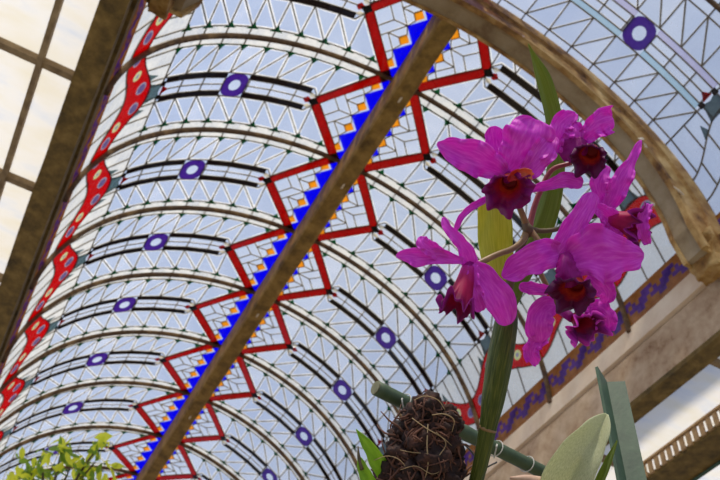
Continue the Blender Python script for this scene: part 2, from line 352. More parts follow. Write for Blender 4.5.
def build_bay(plain):
    root = empty('window', V(0, 0, VH))
    cells = half_cells(plain)
    bm = bmesh.new(); ld = bmesh.new(); edges = {}
    rnd = random.Random(3)
    inner = {0: [], 1: []}
    def do(s, f):
        nonlocal cells
        for pts, kind in cells:
            p3 = [LOC(f(u, t)) for u, t in pts]
            mi = {'a': 0, 'b': 1, 'f': 1 if plain else 3, 'c': 1 if plain else 3}[kind]
            if kind == 'a' and rnd.random() < .35: mi = 1
            fc = poly(bm, p3, mi)
            if kind in 'ab': inner[0 if kind == 'a' else 1].append(fc)
            n = len(p3)
            for i in range(n):
                a, b = p3[i], p3[(i+1) % n]
                ka, kb = tuple(round(x, 3) for x in a), tuple(round(x, 3) for x in b)
                if (a-b).length < .012: continue
                if abs(pts[i][0]) < 1e-6 and abs(pts[(i+1) % n][0]) < 1e-6: continue    # the rib runs here
                if kind == 'c' and (pts[i][1] >= TOP-1e-6 and pts[(i+1) % n][1] >= TOP-1e-6): continue
                edges[tuple(sorted((ka, kb)))] = (a, b, s)
    four(do)
    half, cells = cells, [([(.5-.5*p+.5*q, .2515-.2175*(p+q)) for p, q in ((0, 0), (.21, 0), (.21, .21), (0, .21))], 'b')]
    for s in (1, -1): do(s, lambda u, t, s=s: G(u, s*t))
    bm.normal_update()
    inset = bmesh.ops.inset_individual(bm, faces=inner[0], thickness=.021 if not plain else .012, depth=0, use_even_offset=True)
    ins2 = bmesh.ops.inset_individual(bm, faces=inner[1], thickness=.012, depth=0, use_even_offset=True)
    for fc in inset['faces']+ins2['faces']: fc.material_index = 2
    centre = LOC(V(0, .5, VH-VB))
    obj('clear_panes', bm, [M['clear'], M['clear_b'], M['frost'], M['cream']], root)
    for a, b, s in edges.values():
        m = (a+b)/2; nrm = Vector((m.x-centre.x, 0, m.z-centre.z))
        bar(ld, a, b, nrm, .0118 if not plain else .0135, .012)
    obj('leading', ld, M['lead'], root)
    # blue steps on the ridge
    b1 = bmesh.new(); b2 = bmesh.new()
    for j in range(5):
        c = .25*j; u0, u1 = max(0, c-.125), min(1, c+.125)
        top = [(u0, .045 if c > 0 else .1), (c, .1), (u1, .045 if c < 1 else .1)]
        seq = []
        for q in top:
            if not seq or abs(seq[-1][0]-q[0]) > 1e-6: seq.append(q)
        up = seq; lo = [(a, -b) for a, b in reversed(seq)]
        for s in (1, -1):
            poly(b1, [LOC(G(a, s*b, .004)) for a, b in up] + [LOC(G(a, 0, .004)) for a, b in reversed(up)])
        if j < 4:
            for s in (1, -1):
                cu, ct = c+.125, .082
                poly(b2, [LOC(G(cu, s*(ct+.025), .004)), LOC(G(cu+.054, s*ct, .004)), LOC(G(cu, s*(ct-.025), .004)), LOC(G(cu-.054, s*ct, .004))])
    thick(obj('blue_squares', b1, M['blue'], root), .004)
    thick(obj('orange_squares', b2, M['orange'], root), .004)
    # red zigzag, its corner gems
    b1 = bmesh.new(); gm = bmesh.new(); wt = bmesh.new()
    def zz(s, f):
        poly(b1, [LOC(f(u, t, h=.006)) for u, t in ((0, ri(0)), (.25, ri(.25)), (.5, ri(.5)), (.5, ro(.5)), (.25, ro(.25)), (0, ro(0)))])
        poly(b1, [LOC(f(u, t, h=.006)) for u, t in ((.5, ro(.5)), (.5, ro(.5)+.030), (.465, ro(.5)+.012), (.485, ro(.485)))])
        poly(gm, [LOC(f(u, t, h=.012)) for u, t in ((.5, .258), (.455, .281), (.478, .298), (.5, .310))])
        poly(wt, [LOC(f(u, t, h=.012)) for u, t in ((.452, .287), (.418, .296), (.430, .318), (.468, .306))])
    four(zz)
    thick(obj('red_zigzag', b1, M['red'], root), .004); thick(obj('dark_corner', gm, M['darkbar'], root), .004); thick(obj('white_corner', wt, M['cream'], root), .004)
    # dark double bars, each side
    for s in (1, -1):
        for lo, hi in ((B1+.003, B2-.003), (1-B2+.003, 1-B1-.003)):
            b1 = bmesh.new()
            for a, b in ((.312, .604), (.712, 1.022)):
                n = 5
                for i in range(n):
                    t0, t1 = a+(b-a)*i/n, a+(b-a)*(i+1)/n
                    poly(b1, [LOC(G(lo, s*t0, .004)), LOC(G(hi, s*t0, .004)), LOC(G(hi, s*t1, .004)), LOC(G(lo, s*t1, .004))])
            bmesh.ops.remove_doubles(b1, verts=b1.verts, dist=.001)
            mt = M['darkbar'] if not plain else (M['pinkbar'] if lo < .5 else M['greenbar'])
            thick(obj('double_bar', b1, mt, root), .004)
        b1 = fill2([ring2(.5, .658, .122, .057, 28, .74), ring2(.5, .658, .058, .027, 24)], s, .006)
        thick(obj('ring_medallion', b1, M['purple'], root), .006)
        b1 = fill2([ring2(.5, .658, .058, .027, 24)], s, .004)
        thick(obj('ring_centre', b1, M['clear_b'], root), .003)
        # ribbon with ovals
        if not plain: ribbon(root, s)
        # arrow head by the ribbon, red tip
        b1 = bmesh.new()
        poly(b1, [LOC(G(u, s*t, .004)) for u, t in ((.40, 1.112), (.44, 1.035), (.5, 1.045), (.56, 1.035), (.60, 1.112), (.5, 1.11))])
        for u0, d in ((.335, -1), (.665, 1)):
            poly(b1, [LOC(G(u, s*t, .004)) for u, t in ((u0-d*.02, rin(u0)-.002), (u0+d*.05, rin(u0+d*.05)-.003), (u0+d*.01, rin(u0)-.045))])
            poly(b1, [LOC(G(u, s*t, .004)) for u, t in ((u0+d*.02, rout(u0)+.002), (u0+d*.10, rout(u0+d*.1)+.002), (u0+d*.06, rout(u0)+.010))])
        bmesh.ops.recalc_face_normals(b1, faces=b1.faces); thick(obj('slate_arrow', b1, M['slate'], root), .004)
        b1 = bmesh.new()
        poly(b1, [LOC(G(u, s*t, .005)) for u, t in ((.455, 1.03), (.5, .992), (.545, 1.03))])
        thick(obj('red_tip', b1, M['red'], root), .004)
        b1 = bmesh.new()
        for u0, u1 in ((.41, .455), (.545, .59)): poly(b1, [LOC(G(u, s*t, .005)) for u, t in ((u0, 1.02), (u1, 1.02), (u1, 1.045), (u0, 1.045))])
        thick(obj('dark_corner', b1, M['darkbar'], root), .004)
        # mosaic border: orange field, purple steps
        b1 = bmesh.new(); cols, rows = 25, 6
        for i in range(cols):
            for j in range(rows):
                u0, u1 = i/cols, (i+1)/cols; t0, t1 = TOP+(1.56-TOP)*j/rows, TOP+(1.56-TOP)*(j+1)/rows
                a = i % 6
                pur = ((a in (0, 1) and j in (1, 2)) or (a in (1, 2) and j in (2, 3)) or (a in (2, 3) and j in (3, 4)) or (a == 4 and j in (2, 3)) or (a == 5 and j in (1, 3)))
                poly(b1, [LOC(G(u0, s*t0)), LOC(G(u1, s*t0)), LOC(G(u1, s*t1)), LOC(G(u0, s*t1))], 1 if pur else 0)
        bmesh.ops.remove_doubles(b1, verts=b1.verts, dist=.0005)
        thick(obj('mosaic_border', b1, [M['tileo'], M['tilep']], root), .012)
    if not plain:
        b1 = bmesh.new()
        def gg(s, f):
            for i in range(0, 9):
                t = TH[i]
                poly(b1, [LOC(f(u, q, h=.010)) for u, q in ((.078, t-.030), (.098, t-.013), (.142, t), (.098, t+.013), (.078, t+.030))])
        four(gg)
        thick(obj('green_corner', b1, M['green'], root), .004)
    return root
bayA = build_bay(False); bayP = build_bay(True)
i_w = 1
for k in range(-3, 11):
    src = bayP if k < -1 else bayA
    first = (k == -3 or k == -1)
    o = src if first else copy_tree(src)
    o.location = V(0, k, VH); o.name = 'window_%d' % i_w; i_w += 1
    tag(o, kind='structure')

# ------------------------------------------------------------------ ribs
def rib_mesh():
    bm = bmesh.new(); n = 60; w2 = .017/D; a0 = 1.59
    prof = [(-w2, 0), (-w2*1.0, .014), (-w2*.66, .032), (w2*.66, .032), (w2, .014), (w2, 0)]
    rings = []
    for i in range(n+1):
        t = -a0+2*a0*i/n
        rings.append([bm.verts.new(LOC(G(u, t, h))) for u, h in prof])
    for i in range(n):
        for j in range(len(prof)):
            q = (j+1) % len(prof); bm.faces.new([rings[i][j], rings[i+1][j], rings[i+1][q], rings[i][q]])
    bm.faces.new(rings[0]); bm.faces.new(list(reversed(rings[-1])))
    bmesh.ops.recalc_face_normals(bm, faces=bm.faces)
    return bm
order = ['first', 'second', 'third', 'fourth', 'fifth', 'sixth', 'seventh', 'eighth', 'ninth', 'tenth', 'eleventh']
rib0 = None
for k in [-2]+list(range(0, 12)):
    if rib0 is None: o = rib0 = obj('vault_rib', rib_mesh(), M['rib'])
    else: o = rib0.copy(); C.objects.link(o)
    o.location = V(0, k, VH)
    if k == -2: lab = 'slender brown curved rib on the near side of the big arch, at the top right'
    elif k == 0: lab = 'slender brown curved rib next behind the big arch, first of the row'
    elif k < 11: lab = 'slender brown curved rib of the glass vault, %s behind the big arch' % order[k]
    else: lab = 'slender brown curved rib of the glass vault, farthest from the big arch'
    tag(o, lab, 'rib', 'curved ribs of the glass vault')

# ------------------------------------------------------------------ ridge beam
bm = bmesh.new()
n = 60
for seg in range(1):
    k0, k1 = -.82, 11.0
    rings = []
    for i in range(n+1):
        k = k0+(k1-k0)*i/n; j = lambda a: .004*noise.noise(Vector((k*3.1, a*7.3, 1.2)))
        rings.append([bm.verts.new(V(x+j(q), k, z+j(q+9))) for q, (x, z) in enumerate(((-.072, 5.985), (-.076, 5.73), (-.064, 5.70), (.064, 5.70), (.076, 5.73), (.072, 5.985)))])
    for i in range(n):
        for q in range(6): bm.faces.new([rings[i][q], rings[i][(q+1) % 6], rings[i+1][(q+1) % 6], rings[i+1][q]])
    bm.faces.new(list(reversed(rings[0]))); bm.faces.new(rings[-1])
bmesh.ops.recalc_face_normals(bm, faces=bm.faces)
rbm = tag(obj('ridge_beam', bm, M['beam'], origin=V(0, -.82, 5.7)), 'long brown timber beam running diagonally along the ridge of the glass vault', 'beam')
rbm.location = V(0, -.82, 5.7)
for k in (-.03, 1.02, 2.98, 5.0):
    bm = bmesh.new(); hexa(bm, [V(x, k+kk, z) - V(0, -.82, 5.7) for z in (5.69, 5.701) for x, kk in ((-.008, -.02), (.006, -.03), (.008, .02), (-.007, .03))])
    tag(obj('paint_patch', bm, M['flake'], rbm), 'pale scrap of old paint on the beam')

# ------------------------------------------------------------------ the big arch
def sweep(prof, a0, a1, n, drop, wob=.0):
    """prof: (y in vault units from the near face, h); swept over the arch, with straight feet"""
    bm = bmesh.new(); rings = []
    st = [('f', -1, f) for f in (1, .5)] + [('a', a0+(a1-a0)*i/n, 0) for i in range(n+1)] + [('f', 1, f) for f in (.5, 1)]
    for q, (typ, t, f) in enumerate(st):
        ring = []
        for j, (y, h) in enumerate(prof):
            hh = h + wob*noise.noise(Vector((q*.7, j*2.3, 4.0)))
            if typ == 'a': p = G(-1.02+y/D, t, hh)
            else:
                x, z = vault(t*a1, hh); p = V(x - (0 if h < .1 else t*.06*f*-1), -1.02+y/D, z-drop*f)
            ring.append(bm.verts.new(p))
        rings.append(ring)
    m = len(prof)
    for i in range(len(rings)-1):
        for j in range(m): bm.faces.new([rings[i][j], rings[i+1][j], rings[i+1][(j+1) % m], rings[i][(j+1) % m]])
    bm.faces.new(rings[0]); bm.faces.new(list(reversed(rings[-1])))
    bmesh.ops.recalc_face_normals(bm, faces=bm.faces); return bm
AB = V(0, -.92, 4.2)
ar = empty('transverse_arch', AB); tag(ar, 'big weathered painted arch crossing the vault behind the orchid flowers', 'arch')
obj('arch_web', sweep([(.02, -.005), (.02, .27), (.03, .285), (.165, .285), (.165, -.005)], -1.56, 1.56, 72, .18, .004), M['archsoffit'], ar, origin=AB)
obj('near_flange', sweep([(-.008, -.01), (-.008, .10), (.012, .11), (.012, .262), (-.016, .270), (-.016, .305), (.026, .305), (.026, -.01)], -1.56, 1.56, 72, .20, .005), M['arch'], ar, origin=AB)
obj('far_flange', sweep([(.158, .265), (.158, .300), (.184, .300), (.184, .0), (.166, .0), (.166, .265)], -1.56, 1.56, 72, .20, .004), M['arch'], ar, origin=AB)
for th, y, sz in ((1.02, -.02, .030), (1.06, -.015, .022), (1.30, .18, .03), (1.36, -.02, .035), (.30, -.018, .02)):
    bm = bmesh.new(); p = G(-1.02+y/D, th, .30); r = random.Random(int(th*100))
    a = Vector((r.uniform(-1, 1), r.uniform(-.3, .3), r.uniform(-1, 1))).normalized()*sz*S
    b = Vector((.2, -.5, -1)).normalized()*sz*S*1.5
    c = a.cross(b).normalized()*.004
    hexa(bm, [p-a, p+a, p+a*.5+b, p-a*.6+b*.9, p-a+c, p+a+c, p+a*.5+b+c, p-a*.6+b*.9+c])
    tag(obj('paint_flake', bm, M['flake'], ar, origin=AB), 'pale curling flake of peeling paint')
for s in (-1, 1):       # rough corbel where the arch meets the side beam
    bm = bmesh.new()
    bmesh.ops.create_cube(bm, size=1); bmesh.ops.subdivide_edges(bm, edges=bm.edges, cuts=9, use_grid_fill=True)
    for v in bm.verts:
        t = (v.co.z+.5); wd = .55+.45*t
        q = V(s*(1.80+.16*v.co.x*wd*1.1-.06*s*0), -.92+.30*v.co.y*(.7+.3*t), 4.12+.26*v.co.z)
        v.co = q + Vector((noise.noise(q*4), noise.noise(q*4+Vector((9, 0, 0))), noise.noise(q*4+Vector((0, 9, 0)))))*.03 + Vector((noise.noise(q*13), noise.noise(q*13+Vector((9, 0, 0))), noise.noise(q*13+Vector((0, 9, 0)))))*.03
    obj('corbel', bm, M['arch'], ar, smooth=False, origin=AB)

# ------------------------------------------------------------------ side beams
def run(bm, prof, k0, k1, n=40, wob=.004, s=1):
    rings = []
    for i in range(n+1):
        k = k0+(k1-k0)*i/n
        rings.append([bm.verts.new(V(s*(x+wob*noise.noise(Vector((k*2.2, q*5.1, s*3))) ), k, z+wob*noise.noise(Vector((k*2.7, q*4.1+7, s*3))))) for q, (x, z) in enumerate(prof)])
    m = len(prof)
    for i in range(n):
        for q in range(m): bm.faces.new([rings[i][q], rings[i][(q+1) % m], rings[i+1][(q+1) % m], rings[i+1][q]])
    bm.faces.new(rings[0]); bm.faces.new(list(reversed(rings[-1])))
    bmesh.ops.recalc_face_normals(bm, faces=bm.faces); return bm
for s, side in ((-1, 'left'), (1, 'right')):
    base = V(s*1.98, 0, 3.66); o = empty('side_beam', base)
    tag(o, 'long mossy beam with shade painted into its dark colour along the left edge of the glass vault' if s < 0 else 'long cream painted beam under the mosaic on the right of the vault', 'beam', 'side beams carrying the vault')
    obj('ledge', run(bmesh.new(), [(1.906, 4.105), (1.906, 4.262), (1.912, 4.27), (2.00, 4.27), (2.00, 4.105)] if s > 0 else [(1.913, 4.105), (1.913, 4.275), (1.916, 4.282), (2.00, 4.282), (2.00, 4.105)], -4, 11, s=s), M['ledge'] if s > 0 else M['moss_shade'], o, origin=base)
    obj('fascia', run(bmesh.new(), [(1.918+.012*(s < 0), 3.70), (1.918+.012*(s < 0), 4.060), (1.940, 4.075), (1.940, 4.10), (2.02, 4.10), (2.02, 3.70)], -4, 11, s=s), M['cream_paint'] if s > 0 else M['moss_shade'], o, origin=base)  # left fascia takes the mossy tone with shade painted in
    obj('soffit_board', run(bmesh.new(), [(1.905, 3.66), (1.905, 3.70), (2.032, 3.70), (2.032, 3.66)], -4, 11, s=s), M['moss_shade'], o, origin=base)
    # posts under the beam
for s in (-1, 1):
    for i, k in enumerate((-3.2, 4.6, 10.2)):
        base = V(s*1.98, k, -1.5/S); bm = bmesh.new()
        vbox(bm, s*1.98-.055, s*1.98+.055, k-.06, k+.06, -1.5/S, 3.66); vbox(bm, s*1.98-.08, s*1.98+.08, k-.09, k+.09, -1.5/S, -1.5/S+.12)
        c = obj('post', bm, M['moss_shade'] if s < 0 else M['cream_paint'], origin=base); c.location = base
        tag(c, '%s post under the %s side beam, %s' % ('mossy, shade-coloured' if s < 0 else 'cream painted', 'left' if s < 0 else 'right', ('nearest the camera', 'half way along', 'at the far end')[i]), 'post', 'posts under the side beams')

# ------------------------------------------------------------------ aisle roofs
def aisle(s, name, x0, x1, z0, z1, purl, crossk, k0, k1):
    root = empty(name, V(s*x0, 0, z0)); b0 = V(s*x0, 0, z0); tag(root, kind='structure')
    zz = lambda x: z0+(z1-z0)*(x-x0)/(x1-x0)
    bm = bmesh.new(); ks = [k0]+[k for k in crossk if k0 < k < k1]+[k1]; xs = [x0]+purl+[x1]
    for a, b in zip(ks, ks[1:]):
        for c, d in zip(xs, xs[1:]):
            poly(bm, [V(s*c, a, zz(c)), V(s*d, a, zz(d)), V(s*d, b, zz(d)), V(s*c, b, zz(c))])
    thick(obj('aisle_glass', bm, M['aisle'], root, origin=b0), .004)
    for x in purl:
        bm = bmesh.new(); hexa(bm, [V(s*(x+dx), k, zz(x)+dz) for dz in (-.055, .0) for dx, k in ((-.014, k0), (.014, k0), (.014, k1), (-.014, k1))])
        obj('purlin', bm, M['muntin'], root, origin=b0)
    for k in crossk:
        bm = bmesh.new(); hexa(bm, [V(s*x, k+dk, zz(x)+dz) for dz in (-.045, .0) for x, dk in ((x0, -.02), (x1, -.02), (x1, .02), (x0, .02))])
        obj('glazing_bar', bm, M['muntin'], root, origin=b0)
    return root
def mat_aisle():
    m, nt, out = new_mat('dirty_white_glass')
    n = noise_tex(nt, 1.3, 5, .6, stretch=(1, 3, 1)); r = ramp(nt, [(.26, (.76, .60, .36)), (.33, (.88, .84, .74)), (.52, (.90, .88, .84)), (.66, (.80, .82, .85)), (.74, (.90, .90, .90))])
    L(nt, n.outputs['Fac'], r.inputs[0])
    t = nt.nodes.new('ShaderNodeBsdfTransparent'); tr = nt.nodes.new('ShaderNodeBsdfTranslucent'); L(nt, r.outputs[0], t.inputs[0]); L(nt, r.outputs[0], tr.inputs[0])
    mx = N(nt, 'ShaderNodeMixShader', Fac=.6); L(nt, t.outputs[0], mx.inputs[1]); L(nt, tr.outputs[0], mx.inputs[2]); L(nt, mx.outputs[0], out.inputs[0]); return m
M['aisle'] = mat_aisle()
aisle(-1, 'window_%d' % i_w, 2.025, 3.6, 3.74, 3.74, [2.205, 2.60, 3.0], [-1.45, -.42, .47, 1.36, 2.25, 3.14, 4.03, 4.92, 5.81, 6.7], -4, 11)
aisle(1, 'window_%d' % (i_w+1), 2.025, 3.6, 3.74, 3.74, [2.82, 3.2], [-2.2, -1.2, -.48, .8, 1.9, 3.0, 4.1, 5.2, 6.3], -4, 11)
# slatted shade strip under the right aisle roof, and its bearer
base = V(2.5, 0, 3.6); sh = empty('slatted_shade', base); tag(sh, 'tan slatted shade strip under the white roof glass at the lower right', 'shade')
bm = bmesh.new(); k = -4.0
while k < 6:
    vbox(bm, 2.445, 2.458, k, k+.040, 3.618, 3.735); k += .070
obj('slats', bm, M['slat'], sh, origin=base)
bm = bmesh.new(); vbox(bm, 2.434, 2.46, -4, 6, 3.722, 3.738); obj('edge_batten', bm, M['slat'], sh, origin=base)
bm = bmesh.new(); vbox(bm, 2.458, 2.74, -4, 6, 3.60, 3.64); obj('bearer', bm, M['moss_shade'], sh, origin=base)
for kk in (-3.9, 5.8):
    bm = bmesh.new(); vbox(bm, 2.56, 2.64, kk, kk+.09, -1.5/S, 3.60); obj('leg', bm, M['moss_shade'], sh, origin=base)

# ------------------------------------------------------------------ the orchid
def petal(pts, wl, wr=None, cup=.25, ruf=.12, freq=5, twist=0, seed=0, nu=28, nv=15, depth_fall=0, edge_jag=0, thickn=.0007, vee=0):
    """pts: (px, py, depth); wl, wr: half widths in px to the left and right of the spine"""
    r = random.Random(seed); wr = wr or wl
    sp = catmull([W(*p) for p in pts], nu); n = len(sp)
    bm = bmesh.new(); uvl = bm.loops.layers.uv.verify(); grid = []
    ph = r.uniform(0, 6)
    dep = [(p-CAM).dot(FWD) for p in sp]
    for i, p in enumerate(sp):
        t = i/nu; tg = (sp[min(i+1, n-1)]-sp[max(i-1, 0)]).normalized(); view = (CAM-p).normalized()
        side = tg.cross(view).normalized(); nr = side.cross(tg).normalized()
        if nr.dot(view) < 0: nr = -nr
        tw = twist*t if not isinstance(twist, (list, tuple)) else interp(twist, t)
        side, nr = side*math.cos(tw)+nr*math.sin(tw), nr*math.cos(tw)-side*math.sin(tw)
        sc_ = dep[i]/FPX; a = interp(wl, t)*sc_*(1+.10*noise.noise(Vector((t*4, seed, 1)))*2); b = interp(wr, t)*sc_*(1+.10*noise.noise(Vector((t*4, seed, 7)))*2)
        if t > .86:
            q = math.sqrt(max(0.02, 1-((t-.86)/.14)**2*.92)); a *= q; b *= q
        row = []
        for j in range(nv):
            v = -1+2*j/(nv-1); wd = (a if v < 0 else b)
            e = abs(v)**3
            rr = ruf*1.9*e*wd*(math.sin(freq*2*PI*t+ph+(2.1 if v > 0 else 0))+.6*math.sin(freq*4.7*PI*t+ph*2+v))
            jag = 1+(edge_jag+.09*(ruf > 0))*e*(math.sin(freq*7*t+ph)*.5+noise.noise(Vector((t*9*freq/5, v*3, seed)))*.8)
            wavy = (noise.noise(Vector((t*2.3, v*1.2, seed*1.7)))*.36+noise.noise(Vector((t*6, v*3, seed*2.3)))*.09)*wd
            row.append(bm.verts.new(p + side*v*wd*jag + nr*(cup*wd*(v*v) + vee*wd*abs(v) + rr + wavy)))
        grid.append(row)
    for i in range(n-1):
        for j in range(nv-1):
            f = bm.faces.new([grid[i][j], grid[i+1][j], grid[i+1][j+1], grid[i][j+1]]); f.smooth = True
            for l, (x, y) in zip(f.loops, ((i, j), (i+1, j), (i+1, j+1), (i, j+1))): l[uvl].uv = (x/(n-1), y/(nv-1))
    return bm
def trumpet(throat, mouth, r0, radii, n_fr=9, ruf=.22, jag=.16, power=2.0, seed=0, nu=16, nv=72, droop=.25):
    """flared frilly lip: radii in px every 45 degrees from the right, counter-clockwise, about the mouth"""
    A, B = W(*throat), W(*mouth); ax = (B-A).normalized(); d = mouth[2]/FPX
    ref = UP if abs(UP.dot(ax)) < .75 else RIGHT
    e2 = (ref-ax*ref.dot(ax)).normalized(); e1 = e2.cross(ax)
    bm = bmesh.new(); uvl = bm.loops.layers.uv.verify(); g = []; r = random.Random(seed); ph = r.uniform(0, 6)
    for i in range(nu+1):
        t = i/nu; row = []
        for j in range(nv):
            f = j/nv; a = 2*PI*f; q = f*8; k = int(q); fr = q-k; fr = fr*fr*(3-2*fr)
            R_ = radii[k % 8]*(1-fr)+radii[(k+1) % 8]*fr
            e = max(0, (t-.25)/.75)**2
            wob = math.sin(n_fr*a+ph)+.7*math.sin((n_fr*1.63)*a+ph*2+1.3*math.sin(2*a))+.5*noise.noise(Vector((math.cos(a)*5, math.sin(a)*5, seed)))
            rad = r0+(R_-r0)*t**power*(1+e*jag*(.9*noise.noise(Vector((math.cos(a)*2.6, math.sin(a)*2.6, seed)))+.75*noise.noise(Vector((math.cos(a)*7, math.sin(a)*7, seed+.3*t)))+.35*noise.noise(Vector((math.cos(a)*15, math.sin(a)*15, seed)))))
            c = A.lerp(B, min(1, t*1.25)); back = -droop*max(0, t-.6)/.4
            row.append(bm.verts.new(c + (e1*math.cos(a)+e2*math.sin(a))*rad*d + ax*(ruf*e*wob+back*max(0,t-.6))*R_*d))
        g.append(row)
    for i in range(nu):
        for j in range(nv):
            f = bm.faces.new([g[i][j], g[i][(j+1) % nv], g[i+1][(j+1) % nv], g[i+1][j]]); f.smooth = True
            for l, (x, y) in zip(f.loops, ((i, j), (i, j+1), (i+1, j+1), (i+1, j))): l[uvl].uv = (x/nu, y/nv)
    f = bm.faces.new(list(reversed(g[0])))
    for l in f.loops: l[uvl].uv = (0, .5)
    return bm
OB = W(440, 520, .95)
orch = empty('orchid', OB); tag(orch, 'magenta cattleya orchid in flower on a brown root clump', 'orchid')
def opart(name, bm, m, parent=orch, thickn=.0008, sub=1, smooth=True):
    o = obj(name, bm, m, parent, smooth=smooth, origin=OB)
    if thickn:
        md = o.modifiers.new('thickness', 'SOLIDIFY'); md.thickness = thickn; md.offset = 0
    if sub:
        md = o.modifiers.new('smooth', 'SUBSURF'); md.levels = sub; md.render_levels = sub
    return o
def tubepx(pts, radii, seg=10, n=24, **kw):
    sp = catmull([W(*p) for p in pts], n); rr = []
    for i, p in enumerate(sp): rr.append(interp(radii, i/n)*(p-CAM).dot(FWD)/FPX)
    bm = bmesh.new(); tube(bm, sp, rr, seg, **kw); return bm
# --- pseudobulb, leaves
opart('pseudobulb', tubepx([(509, 296, .925), (506, 325, .92), (500, 360, .915), (494, 395, .915), (488, 428, .92), (477, 478, .93), (462, 522, .945)], [7.5, 11.5, 12.8, 11.5, 8.6, 7.0, 6.0], 28, 40, ridge=.05, nr=9), M['bulb'], thickn=0, sub=0)
opart('node_ring', tubepx([(488.6, 427.5, .92), (488, 429, .92), (487.6, 430.5, .92)], [8.9, 9.4, 8.6], 20, 6), M['stalk'], thickn=0, sub=0)
opart('leaf', petal([(506, 312, .932), (501, 285, .935), (497, 255, .94), (495, 225, .945), (494, 192, .95)], [6, 13, 16.5, 17.5, 16], cup=-.22, ruf=.0, seed=3, nu=20), M['leaf_yellow'], thickn=.0016)
opart('leaf', petal([(505, 318, .95), (516, 285, .96), (533, 250, .968), (547, 212, .972), (556, 165, .975), (554, 122, .975), (543, 80, .972), (528, 43, .965)], [6, 9, 11, 11, 10, 9, 7.5, 1.0], cup=-.30, ruf=.0, twist=[0, .1, .2, .3, .4], seed=4, nu=30), M['leaf_green'], thickn=.0016)
# --- flower stalk
stalk = opart('flower_stalk', tubepx([(506, 305, .935), (512, 275, .928), (520, 250, .92), (528, 229, .912)], [4.5, 4.2, 3.8, 4.0], 10, 18), M['sheath'], thickn=0, sub=0)
def stem(pts, r, m, nm='pedicel'): return opart(nm, tubepx(pts, r, 9, 20), m, stalk, thickn=0, sub=0)
stem([(528, 229, .912), (522, 214, .905), (517, 201, .898), (511, 186, .89)], [4.0, 3.2, 3.0, 3.0], M['stalk'])
stem([(529, 229, .914), (534, 208, .918), (541, 190, .92), (552, 170, .92), (572, 163, .915)], [3.4, 3.0, 2.9, 2.6, 2.2], M['stalk_pink'])
stem([(527, 230, .912), (523, 240, .90), (512, 249, .885), (496, 255, .875), (474, 266, .865)], [3.8, 3.2, 3.1, 3.0, 3.4], M['stalk'])
stem([(529, 229, .912), (535, 236, .905), (545, 248, .895), (560, 258, .88)], [3.6, 3.0, 2.8, 2.8], M['stalk'])
stem([(529, 229, .914), (542, 231, .918), (558, 229, .92), (575, 222, .918), (600, 214, .91)], [3.2, 2.6, 2.4, 2.8, 3.0], M['sheath'])
stem([(532, 250, .918), (539, 270, .915), (549, 290, .91), (562, 312, .905)], [3.0, 2.8, 2.8, 2.8], M['stalk'])
opart('stalk_node', tubepx([(524, 222, .91), (528, 229, .908), (531, 236, .91)], [3.0, 5.4, 3.2], 12, 10), M['sheath'], stalk, thickn=0, sub=0)

def flower(core_pts, core_r, m='petal_deep'):
    return opart('flower', tubepx(core_pts, core_r, 10, 10), M[m], thickn=0, sub=0)
def P(fl, name, m, *a, **k): return opart(name, petal(*a, **k), M[m], fl)
# F1: upper left, facing the camera
f1 = flower([(511, 180, .885), (509, 176, .878), (507, 180, .868)], [3, 5, 4])
P(f1, 'sepal', 'petal', [(505, 172, .892), (500, 158, .898), (496, 143, .90), (493, 126, .895)], [5, 9.5, 11, 9], cup=.25, ruf=.05, seed=11)
P(f1, 'petal', 'petal', [(508, 175, .882), (492, 166, .876), (474, 158, .87), (454, 150, .868), (437, 143, .872)], [5, 14, 17, 14, 5], [5, 14, 20, 13, 4], cup=.20, ruf=.22, freq=4, seed=12)
P(f1, 'petal', 'petal', [(507, 174, .884), (517, 158, .878), (527, 140, .876), (536, 119, .882)], [8, 21, 25, 21], [8, 22, 25, 20], cup=.14, ruf=.13, freq=3, seed=13)
P(f1, 'petal', 'petal', [(518, 182, .880), (531, 166, .872), (543, 150, .872), (553, 136, .880)], [5, 10, 12, 8], [6, 13, 14, 8], cup=.45, ruf=.15, freq=3, seed=14)
P(f1, 'sepal', 'petal', [(530, 190, .888), (548, 185, .886), (566, 180, .885), (583, 184, .888)], [3, 5.5, 8, 7], cup=.5, ruf=.08, seed=15)
P(f1, 'sepal', 'petal', [(488, 198, .885), (474, 206, .88), (462, 216, .878), (455, 231, .882)], [3, 3.6, 3.2, 2.6], cup=.5, ruf=.1, seed=16)
opart('lip', trumpet((510, 180, .876), (507, 188, .853), 8, [28, 21, 13, 18, 26, 30, 31, 25], seed=17, n_fr=6, jag=.3, ruf=.30), M['lip'], f1)
P(f1, 'lip_fold', 'lip_fold', [(532, 176, .856), (524, 173, .850), (514, 176, .848), (508, 181, .850)], [3, 5, 5, 2], [3, 5, 5, 2], cup=.7, ruf=.3, freq=3, seed=18)
